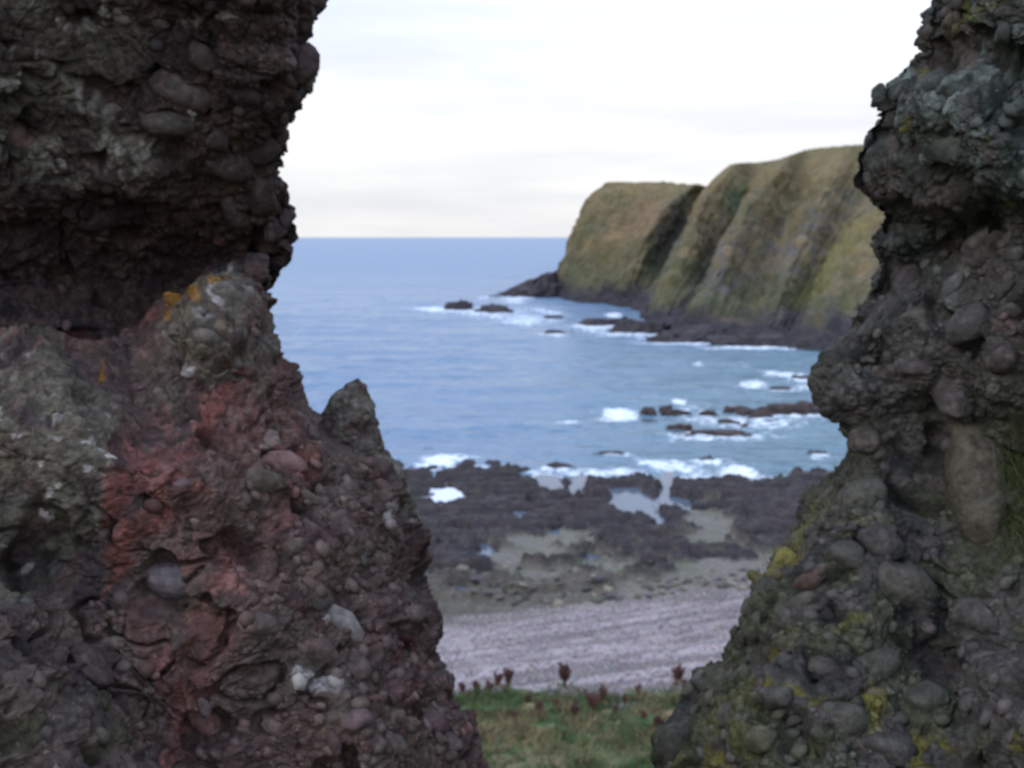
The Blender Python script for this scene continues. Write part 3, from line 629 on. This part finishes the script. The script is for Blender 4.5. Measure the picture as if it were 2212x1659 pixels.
def clasts(root, P, n, C, G, placed, ang0, count, smalls, seed, tint, dens):
    """embed big cobbles as parts and the fine pebbles joined as one part"""
    r_ = random.Random(seed); gx, gy = project(P); flat = P.reshape(-1, 3); fn = n.reshape(-1, 3); fx, fy = gx.ravel(), gy.ravel(); fc = C.reshape(-1, 3)
    pick = [i for i in range(0)]; done = []
    vis = np.flatnonzero((fx > -250) & (fx < 2460) & (fy > -150) & (fy < 1800) & (flat[:, 1] < 5.0))
    dn = dens(fx[vis], fy[vis], flat[vis])
    cam_d = np.linalg.norm(flat - np.array([0, 0, H]), axis=1)
    def put(i, a, b, h, ang, col, sink):
        p = flat[i]; R3 = frame_of(fn[i], ang)
        o = bpy.data.objects.new('cobble', COBM[r_.randrange(12)])
        M = Matrix.Translation(Vector(p) + Vector(fn[i]) * ((sink - .42) * h)) @ R3.to_4x4() @ Matrix.Diagonal((a, b, h, 1))
        o.color = (*[max(.01, min(.7, k)) for k in col], 1)
        o.parent = root; o.matrix_world = M; o.matrix_parent_inverse = Matrix.Translation(-Vector(root.location)); o.matrix_basis = M
        COL.objects.link(o); done.append((p, max(a, b)))
    for (cx, cy, la, lb, deg, col, sink) in placed:
        m = np.flatnonzero((np.abs(fx - cx) < 7) & (np.abs(fy - cy) < 7))
        if not len(m): continue
        i = m[np.argmin(cam_d[m])]; k = cam_d[i] / FPX
        loc_ = fc[m].mean(0); col = [lerp(v_ * .62, float(b_), .45) for v_, b_ in zip(col, loc_)]
        put(i, la * k / 2, lb * k / 2, .42 * (la * lb) ** .5 * k, math.radians(-deg), col, sink)
    w = dn / dn.sum(); cand = vis[rng.choice(len(vis), count * 14, p=w)]
    tot = len(done)
    for i in cand:
        if tot >= count: break
        s = .018 + .045 * r_.random() ** 3.0; p = flat[i]
        if any((p[0] - q[0]) ** 2 + (p[1] - q[1]) ** 2 + (p[2] - q[2]) ** 2 < (.85 * (s + rad)) ** 2 for q, rad in done): continue
        col = tint(fx[i], fy[i], fc[i], r_)
        put(i, s * r_.uniform(1.0, 1.6), s * r_.uniform(.7, 1.0), s * r_.uniform(.5, .75), ang0(fx[i], fy[i]) + r_.gauss(0, .5), col, r_.uniform(-.2, .2)); tot += 1
    Vs, Fs, Cs = [], [], []; off = 0
    cand = vis[rng.choice(len(vis), smalls, p=w)]
    for i in cand:
        s = .005 + .024 * r_.random() ** 2.6; V0, F0 = SMV[r_.randrange(6)]
        R3 = np.array(frame_of(fn[i], ang0(fx[i], fy[i]) + r_.gauss(0, .6)))
        V = (V0 * np.array([s * r_.uniform(1, 1.7), s, s * r_.uniform(.6, .9)])) @ R3.T + flat[i] + fn[i] * s * r_.uniform(-.7, .1)
        Vs.append(V); Fs.append(F0 + off); off += len(V0); Cs.append(np.repeat(np.clip([tint(fx[i], fy[i], fc[i], r_)], .01, .7), len(V0), 0))
    o = obj('pebbles', np.concatenate(Vs), np.concatenate(Fs), M_PEB, np.concatenate(Cs)); o['kind'] = 'stuff'; child(o, root)

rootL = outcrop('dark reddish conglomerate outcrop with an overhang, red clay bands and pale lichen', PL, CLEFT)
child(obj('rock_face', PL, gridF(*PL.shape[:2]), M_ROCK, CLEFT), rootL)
PURP, GREY, RDD, DRK, TAN = (.12, .085, .085), (.13, .12, .125), (.19, .08, .065), (.065, .052, .056), (.21, .17, .13)
placedL = [(395, 195, 150, 78, 28, PURP, .15), (355, 275, 118, 66, 18, (.085, .075, .065), .1), (498, 365, 130, 76, 55, DRK, .15), (512, 468, 60, 118, -20, (.12, .10, .105), .1), (578, 330, 100, 80, 30, DRK, .1), (572, 440, 70, 110, 10, DRK, .1), (600, 500, 60, 90, 10, DRK, .1), (632, 130, 50, 34, 60, PURP, .1), (668, 135, 90, 60, -60, DRK, .1), (640, 215, 30, 70, 0, PURP, .1), (42, 300, 60, 120, -25, RDD, .1), (462, 300, 60, 50, 20, DRK, .2), (520, 215, 80, 60, 20, DRK, .2), (430, 130, 90, 60, 20, (.07, .062, .065), .1), (220, 480, 120, 80, 30, (.075, .065, .07), .0), (620, 470, 36, 50, 0, PURP, .2), (560, 560, 60, 60, 0, DRK, .1), (470, 530, 46, 34, 30, RDD, .1),
           (370, 1262, 165, 92, 15, (.19, .175, .205), -.05), (745, 1338, 120, 62, 15, (.17, .15, .135), .1), (690, 1395, 160, 90, 10, (.19, .12, .10), -.1), (905, 1332, 70, 46, -10, (.16, .13, .11), .1), (945, 1552, 76, 50, -10, (.20, .115, .13), .15), (700, 1290, 90, 44, 10, (.16, .14, .125), .1), (830, 1205, 60, 36, 20, (.15, .11, .10), .1), (775, 1560, 90, 60, -20, (.18, .12, .12), .1), (610, 985, 90, 56, -30, (.22, .16, .15), .05), (575, 1025, 120, 60, -25, (.14, .13, .095), .05), (780, 960, 70, 46, 20, (.17, .15, .12), .1), (860, 1600, 80, 60, 10, (.13, .12, .10), .1), (980, 1600, 70, 60, 0, (.12, .105, .10), .1), (640, 1180, 80, 50, -30, (.14, .12, .10), .0), (560, 1350, 90, 50, 10, (.14, .11, .10), 0), (450, 720, 70, 46, 20, (.13, .125, .11), 0), (480, 620, 90, 40, 10, (.15, .14, .12), 0), (400, 1040, 60, 30, -20, (.16, .13, .14), 0)]
def tintL(x, y, base, r):
    g = r.choice([PURP, GREY, DRK, TAN, (.15, .10, .09), (.105, .095, .085)])
    lowz = 1.0 if y > 700 else .7
    k = r.uniform(.65, .92)
    w = lowz * r.uniform(.7, 1.2); return [(base[j] * k + g[j] * (1 - k)) * w for j in range(3)]
def densL(x, y, p):
    d = .5 + .9 * ss(300, 600, x) * (y < 640) + 1.0 * ((x > 520) & (y > 1000)) + .3 * (y < 640)
    d = d * np.where((x < 300) & (y > 740) & (y < 1300), .25, 1)
    d = d * np.where(inpoly(x, y, RED), .35, 1); return d
clasts(rootL, PL, nL, CLEFT, GL, placedL, lambda x, y: math.radians(-38) if y < 700 else math.radians(-15), 300, 2400, 11, tintL, densL)

# rock spike standing up from the left outcrop
def spike(root):
    n1, n2 = 150, 160
    t = np.linspace(0, 1, n1); th = np.linspace(0, 2 * math.pi, n2, endpoint=False)
    rowsv = lerp(822, 1120, t); lft = np.interp(rowsv, [822, 832, 850, 885, 960, 1120], [770, 745, 722, 695, 640, 560]); rgt = np.interp(rowsv, [822, 830, 860, 885, 930, 975, 1010, 1040, 1120], [775, 792, 800, 816, 818, 832, 860, 880, 890])
    cpx = (lft + rgt) / 2; wd = (rgt - lft) / 2
    dep = 4.05
    k = dep / FPX
    V = np.empty((n1, n2, 3))
    ctr = at(cpx, rowsv, np.full(n1, dep))
    V[..., 0] = ctr[:, None, 0] + wd[:, None] * k * np.cos(th)[None]
    V[..., 1] = ctr[:, None, 1] + np.maximum(wd[:, None] * k * .9, .02) * np.sin(th)[None]
    V[..., 2] = ctr[:, None, 2]
    nn = np.stack([np.cos(th), np.sin(th), 0 * th], -1)[None].repeat(n1, 0)
    q1 = worley(V * np.array([9, 9, 12]), 91)[0]
    V2 = V + nn * ((.035 * fbm(V * 9, 4, 92) + .03 * (.5 - q1) + .008 * fbm(V * 40, 2, 93)) * np.minimum(1, 4 * t[:, None] + .15))[..., None]
    V2[..., 2] += .02 * fbm(V * 10 + 9, 3, 94)
    w = fbm(V * 7, 4, 95); c = np.zeros(V.shape) + np.array([.13, .112, .088]); c = mixc(c, (.085, .062, .052), ss(-.1, .3, w)); c = mixc(c, (.21, .185, .15), ss(.15, .4, fbm(V * 14, 3, 96)) * .7)
    i = np.arange(n1 * n2).reshape(n1, n2); j = np.roll(i, -1, 1)
    F = np.stack([i[:-1], j[:-1], j[1:], i[1:]], -1).reshape(-1, 4); F = F[:, ::-1]
    o = obj('rock_spike', V2, F, M_ROCK, c); o['label'] = 'blunt tilted spike of brown rock rising from the ledge'; child(o, root)
spike(rootL)

# ---- right outcrop
ER = np.array([(2110, -1000), (2030, -400), (2000, -60), (1990, 0), (1976, 50), (1978, 90), (1995, 112), (1975, 132), (1930, 165), (1890, 186), (1877, 215), (1877, 270), (1884, 310), (1880, 340), (1888, 390), (1910, 430), (1918, 460), (1903, 490), (1884, 520), (1879, 570), (1864, 610), (1835, 650), (1824, 690), (1798, 730), (1765, 766), (1760, 820), (1764, 860), (1788, 880), (1808, 910), (1808, 960), (1804, 1000), (1775, 1045), (1742, 1090), (1705, 1180), (1655, 1240), (1632, 1270), (1592, 1330), (1572, 1400), (1540, 1440), (1482, 1472), (1465, 1510), (1432, 1560), (1408, 1600), (1412, 1659), (1400, 1740), (1330, 1950), (1250, 2300)], float)
DR = np.array([(-1000, 3.4), (0, 3.7), (400, 3.85), (480, 4.0), (700, 3.9), (1000, 3.95), (1300, 3.85), (1660, 3.6), (2300, 3.2)])
def dr(q, px, v):
    base = .20 * (1 - np.exp(-q / 50)) + .00085 * q + .10 * np.sin(q / 110 - v / 230)
    c1 = -.15 * ss(1.15, .1, ell(px, v, 2010, 560, 210, 60, -28)) + .16 * ss(1.1, .3, ell(px, v, 2060, 330, 190, 170, 0)) - .08 * ss(1.1, .2, ell(px, v, 1990, 1000, 60, 260, 12)) - .10 * ss(1.1, .1, ell(px, v, 2050, 1420, 60, 240, -15))
    return base + c1 + .12 * ss(700, 1400, v)
ER[:, 0] += np.interp(ER[:, 1], [-1000, 100, 500, 1000, 1700], [12, 10, 6, 10, 8])
PR, nR, GR = rock_surface(ER, DR, 1, dr, 200)
sm = np.zeros(PR.shape[:2])
PRs = PR.copy(); PR, iR = conglomerate(PR, nR, 200, 1.0)
gx, gy = project(PRs)
wA = fbm(PRs * 4, 4, 231); wB = fbm(PRs * 4 + 30, 4, 232); wC = fbm(PRs * 11, 4, 233); wD = fbm(PRs * 22, 3, 234)
ax, ay = gx + 50 * wA, gy + 50 * wB
c = np.zeros(PR.shape) + np.array([.098, .088, .078])
c = mixc(c, (.060, .058, .054), ss(-.15, .3, wA)); c = mixc(c, (.135, .112, .105), ss(.1, .4, wC) * .7)
teal = np.maximum(inpoly(ax, ay, [(1880, 200), (2000, 110), (2212, 60), (2500, 60), (2500, 420), (2150, 420), (1960, 360)]) * 1., ss(1.2, .4, ell(ax, ay, 2010, 570, 90, 60, 50)))
c = mixc(c, (.100, .128, .110), teal * ss(-.35, .15, wC) * .85)
c = mixc(c, (.23, .265, .25), np.clip(teal + ss(1.2, .3, ell(ax, ay, 1830, 780, 60, 60, 0)) + ss(1.2, .3, ell(ax, ay, 2160, 640, 70, 30, 0)) + .8 * ss(1.2, .3, ell(ax, ay, 2120, 900, 40, 60, 0)), 0, 1) * ss(.12, .42, wC + .4 * wD) * .75)
moss = np.zeros(gx.shape)
for e_ in ((1720, 1130, 20, 80, 35), (1660, 1225, 22, 60, 40), (1700, 1180, 50, 40, 0), (1730, 1400, 90, 26, -10), (1800, 1360, 50, 30, 0), (1860, 1530, 46, 50, 0), (1720, 1500, 60, 26, 10), (1580, 1540, 120, 30, -20), (1840, 1120, 40, 30, 0), (1600, 1620, 160, 40, 0), (1950, 280, 26, 22, 0), (2140, 305, 26, 18, -20), (2090, 30, 90, 26, -10), (2190, 460, 24, 16, 0), (1990, 150, 20, 10, 0), (2000, 1610, 60, 30, 0), (2180, 1600, 50, 26, 0), (1660, 1480, 50, 20, 0), (1560, 1450, 60, 18, -15)):
    moss = np.maximum(moss, ss(1.35, .4, ell(ax, ay, *e_)))
c = mixc(c, (.19, .17, .03), moss * ss(-.35, .05, wC + .3 * wD) * .9)
c = mixc(c, (.055, .075, .032), ss(1.2, .4, ell(ax, ay, 1590, 1400, 40, 90, 25)) * .8)
lowg = ss(500, 1300, gy) * ss(-.2, .25, wB); c = mixc(c, (.082, .092, .044), lowg * .7); c = mixc(c, (.075, .098, .082), ss(900, 300, gy) * ss(-.2, .3, wA) * .5)
c = mixc(c, (.06, .085, .035), ss(1.25, .55, ell(ax, ay, 2235, 1060, 95, 190, 8)) * .75)
c = mixc(c, (.20, .13, .125), ss(1.2, .4, ell(ax, ay, 2180, 660, 26, 26, 0)) * .6)
c *= (.8 + .45 * iR['cid'])[..., None]
CRIGHT = np.clip(c * .6, .006, .8)
rootR = outcrop('dark grey-green conglomerate outcrop with yellow moss, forming the right side of the gap', PR, CRIGHT)
child(obj('rock_face', PR, gridF(*PR.shape[:2]), M_ROCK, CRIGHT), rootR)
SL = (.105, .088, .078)
placedR = [(2098, 1015, 135, 320, 4, (.15, .12, .09), .3), (2050, 868, 120, 78, -15, (.11, .088, .09), .15), (1965, 1255, 140, 118, 10, SL, .1), (1905, 1180, 110, 80, 30, (.10, .088, .08), .1), (1745, 1250, 110, 40, 0, (.17, .09, .075), .1), (1830, 1185, 90, 80, 0, (.09, .085, .075), .1), (1720, 1300, 110, 50, -10, (.10, .085, .08), .05), (1850, 1060, 130, 80, -40, (.095, .088, .08), .05), (1780, 1440, 90, 70, 20, SL, .1), (1680, 1490, 90, 60, 0, (.09, .08, .08), .1), (1900, 1420, 120, 80, -20, (.09, .085, .078), .0), (1830, 1540, 110, 90, 0, (.11, .105, .11), .1), (2000, 1500, 100, 90, 0, (.075, .07, .068), .05), (1440, 1618, 84, 100, 0, (.042, .040, .038), .2), (2100, 1330, 110, 80, 30, (.08, .075, .07), .0), (1560, 1530, 60, 40, -10, (.13, .105, .12), .15), (1955, 600, 90, 130, 20, (.085, .075, .08), .0), (2090, 690, 120, 80, -20, (.10, .09, .092), .0), (1860, 960, 80, 60, 0, SL, .1), (2040, 330, 170, 120, -15, (.10, .125, .108), -.2), (2160, 780, 90, 60, -20, (.13, .10, .105), .05), (1700, 1390, 80, 44, 10, (.10, .09, .085), .1), (1640, 1590, 80, 60, 10, (.10, .09, .075), .1), (1940, 1610, 120, 80, 10, (.08, .075, .07), 0)]
def tintR(x, y, base, r):
    g = r.choice([(.10, .09, .085), (.12, .095, .095), (.085, .08, .07), (.13, .12, .10), (.075, .07, .07)]); k = r.uniform(.7, .95)
    w = r.uniform(.7, 1.2); return [(base[j] * k + g[j] * (1 - k)) * w for j in range(3)]
def densR(x, y, p): return .4 + .9 * ss(900, 1300, y) + .2 * (x < 1950)
clasts(rootR, PR, nR, CRIGHT, GR, placedR, lambda x, y: math.radians(15), 300, 1900, 12, tintR, densR)

# ------------------------------------------------------------------ grass and plants
def blades(roots, hts, cols, lean, wid):
    n = len(roots); a = rng.random(n) * 6.283; la = rng.random(n) * 6.283
    wv = np.stack([np.cos(a), np.sin(a), 0 * a], -1) * wid[:, None]
    lv = np.stack([np.cos(la), np.sin(la), 0 * la], -1) * (hts * lean)[:, None]
    up_ = np.array([0, 0, 1.]) * hts[:, None]
    V = np.stack([roots - wv, roots + wv, roots + wv * .7 + up_ * .6 + lv * .35, roots - wv * .7 + up_ * .6 + lv * .35, roots + up_ * .95 + lv], 1)
    b = 5 * np.arange(n)[:, None]
    F = np.concatenate([b + [0, 1, 2], b + [0, 2, 3], b + [3, 2, 4]])
    return V.reshape(-1, 3), F, np.repeat(cols[:, None], 5, 1).reshape(-1, 3)
def ground_h(x, y): return bank_z(x, y)
n = 60000
gx_ = rng.uniform(-9, 13, n); gy_ = rng.uniform(32, 49.5, n)
Pg = np.stack([gx_, gy_, gx_ * 0], -1); f1 = fbm(Pg * .55, 3, 301); f2 = fbm(Pg * .9 + 40, 3, 302)
edge_y = 44.3 + 3.0 * f1 + .15 * np.abs(gx_) 
keep = (gy_ < edge_y) & (f2 > -.45 + .5 * ss(42, 47, gy_)); gx_, gy_, f1, f2 = gx_[keep], gy_[keep], f1[keep], f2[keep]
zz = np.maximum(ground_h(gx_, gy_), 0); roots = np.stack([gx_, gy_, zz + .0], -1)
hp, hq = project(roots)
straw = np.clip(ss(-.2, .15, f1) * ss(1520, 1570, hq + 40 * f2) * ss(1660, 1625, hq + 20 * f2) + .25 * (rng.random(len(gx_)) < .3), 0, 1)
cols = lerp(np.array([[.040, .078, .022]]), np.array([[.20, .16, .08]]), straw[:, None]); cols = mixc(cols, (.11, .06, .035), ss(.1, .45, f2) * .6 * (rng.random(len(gx_)) < .7))
cols *= (1 + .25 * rng.normal(size=(len(gx_), 1))); hts = (.10 + .26 * rng.random(len(gx_))) * (1 + .5 * straw) * (1 + .8 * f2)
V, F, C_ = blades(roots, hts, np.clip(cols, .01, .5), .5 + .5 * rng.random(len(gx_)), .012 + .010 * rng.random(len(gx_)))
link(obj('grass', V, F, M_LEAF, C_), kind='stuff', label='rough green and straw coloured grass on the bank behind the beach', cat='grass')

def dock(px, row, hgt, seed, label, rusty=1.0):
    gx, gy = ground_at(px, row, 3.9)
    for _ in range(6): gx, gy = ground_at(px, row, float(bank_z(np.array(gx), np.array(gy))))
    gz = max(float(bank_z(np.array(gx), np.array(gy))), float(beach_z(np.array(gx), np.array(gy))) if gy > 43 else -9)
    root = bpy.data.objects.new('dock_plant', None); root.location = (gx, gy, gz); link(root, None, label, 'dock plant', 'rusty dock plants on the bank')
    r = np.random.default_rng(seed); ns = r.integers(4, 8)
    sv, sf, pts = [], [], []
    for k in range(ns):
        a = r.random() * 6.28; tilt = r.random() * .42; top = np.array([math.cos(a) * tilt, math.sin(a) * tilt, 1]) * hgt * r.uniform(.75, 1.0)
        b = len(sv) * 3; w = .012
        for j in range(3):
            an = j * 2.09; sv.append(np.array([[math.cos(an) * w, math.sin(an) * w, 0], top + [math.cos(an) * w * .4, math.sin(an) * w * .4, 0]]))
        i0 = k * 6
        for j in range(3):
            j2 = (j + 1) % 3; sf.append([i0 + 2 * j, i0 + 2 * j2, i0 + 2 * j2 + 1, i0 + 2 * j + 1])
        m = 130; t = r.uniform(.38, 1.0, m); pts.append(top[None] * t[:, None] + r.normal(size=(m, 3)) * (.075 * hgt * (1.25 - t))[:, None])
        for s_ in range(3):
            bt = r.uniform(.4, .7); ba = r.random() * 6.28; m = 50; t = r.random(m)
            pts.append(top[None] * bt + t[:, None] * np.array([math.cos(ba) * .16, math.sin(ba) * .16, .3]) * hgt + r.normal(size=(m, 3)) * .022 * hgt)
    o = obj('stem', np.concatenate(sv), np.array(sf), M_LEAF, np.repeat([[.14, .05, .03]], len(sv) * 2, 0)); o.parent = root; COL.objects.link(o)
    pts = np.concatenate(pts); pts[:, 2] = np.maximum(pts[:, 2], .05)
    cs = lerp(np.array([[.055, .026, .022]]), np.array([[.115, .055, .042]]), r.random((len(pts), 1))) * rusty
    V, F, C_ = octa_cloud(pts, .016 + .02 * r.random(len(pts)), cs, 1.0)
    o = obj('seed_head', V, F, M_LEAF, C_, False); o.parent = root; COL.objects.link(o)
    for k in range(7):
        a = r.random() * 6.28; Ln = hgt * r.uniform(.3, .5); wv = np.array([-math.sin(a), math.cos(a), 0]) * Ln * .2; d = np.array([math.cos(a), math.sin(a), 0])
        V = np.array([[0, 0, .02], d * Ln * .3 + wv + [0, 0, Ln * .35], d * Ln * .35 + [0, 0, Ln * .38], d * Ln * .3 - wv + [0, 0, Ln * .35], d * Ln * .7 + wv * .8 + [0, 0, Ln * .42], d * Ln * .72 + [0, 0, Ln * .40], d * Ln * .7 - wv * .8 + [0, 0, Ln * .42], d * Ln + [0, 0, Ln * .25]])
        F = np.array([[0, 2, 1], [0, 3, 2], [1, 2, 4], [2, 5, 4], [2, 3, 5], [3, 6, 5], [4, 5, 7], [5, 6, 7]])
        o = obj('leaf', V, F, M_LEAF, np.repeat([[.06, .10, .03] if r.random() < .6 else [.16, .06, .035]], 8, 0)); o.parent = root; COL.objects.link(o)
DK = [(1222, 1492, 1.05, 'tall dark red dock standing against the shingle, tallest in the middle'), (1098, 1490, .85, 'slender reddish dock against the shingle, second from the outcrop'), (1075, 1487, .6, 'short reddish dock leaning beside the slender one'),
      (1460, 1492, .95, 'orange-brown dock against the shingle beside the mossy outcrop'), (1480, 1500, .6, 'small orange-brown dock at the foot of the mossy outcrop'), (1300, 1520, .7, 'bushy rusty dock on the grass edge right of the tall one'), (1280, 1540, .75, 'rusty dock in front of the bushy one'),
      (1245, 1555, .7, 'brown dock in the grass below the tall dock'), (1165, 1545, .55, 'short red dock at the tip of the shingle tongue'), (1350, 1525, .5, 'thin rusty dock in green grass'), (1030, 1498, .5, 'dark red dock tight against the dark outcrop'), (1055, 1500, .55, 'dark red dock by the outcrop on the green edge'),
      (1380, 1505, .45, 'low brown dock on the green edge of the shingle'), (1110, 1560, .5, 'faded dock low in the grass'), (1420, 1580, .6, 'brown dock in dry grass by the mossy outcrop'), (1000, 1500, .5, 'red dock partly behind the dark outcrop'), (1330, 1545, .4, 'low dull red dock between the bushy docks and the mossy outcrop'), (1200, 1530, .4, 'low dull red dock at the edge of the shingle tongue'), (1390, 1560, .4, 'low dull red dock in grass near the black cobble'), (1140, 1520, .4, 'low dull red dock on pebbles near the slender dock')]
for k, (a, b, h, l) in enumerate(DK): dock(a, b, h * 1.2, 400 + k, l, 1.25 if 'orange' in l or 'rusty' in l else 1.0)

# tufts growing on the outcrop ledges
def tuft(P, n, boxes, count, hmin, hmax, name, label, colA, colB):
    gx, gy = project(P); fx, fy = gx.ravel(), gy.ravel(); fl = P.reshape(-1, 3); m = np.zeros(len(fx), bool)
    for x0, y0, x1, y1 in boxes: m |= (fx > x0) & (fx < x1) & (fy > y0) & (fy < y1)
    m &= fl[:, 1] < 4.6
    idx = rng.choice(np.flatnonzero(m), count); roots = fl[idx]; t = rng.random((count, 1))
    V, F, C_ = blades(roots, rng.uniform(hmin, hmax, count), lerp(np.array([colA]), np.array([colB]), t), .4 + 1.0 * rng.random(count), np.full(count, .0016))
    V = V.reshape(-1, 5, 3); o_ = n.reshape(-1, 3)[idx]
    V[:, 2:4] += (o_ * .012)[:, None]; V[:, 4] += o_ * .03; V[:, 4, 2] -= .02
    link(obj(name, V.reshape(-1, 3), F, M_LEAF, C_), kind='stuff', label=label, cat='grass')
tuft(PR, nR, [(2165, 900, 2300, 1220)], 900, .03, .14, 'grass', 'green grass growing on the outcrop at the right edge', [.03, .055, .018], [.09, .085, .035])
tuft(PR, nR, [(1735, 985, 1830, 1130), (1620, 1060, 1740, 1260)], 130, .03, .09, 'grass', 'thin dry grass wisps along the gap side of the mossy outcrop', [.07, .07, .03], [.16, .13, .07])
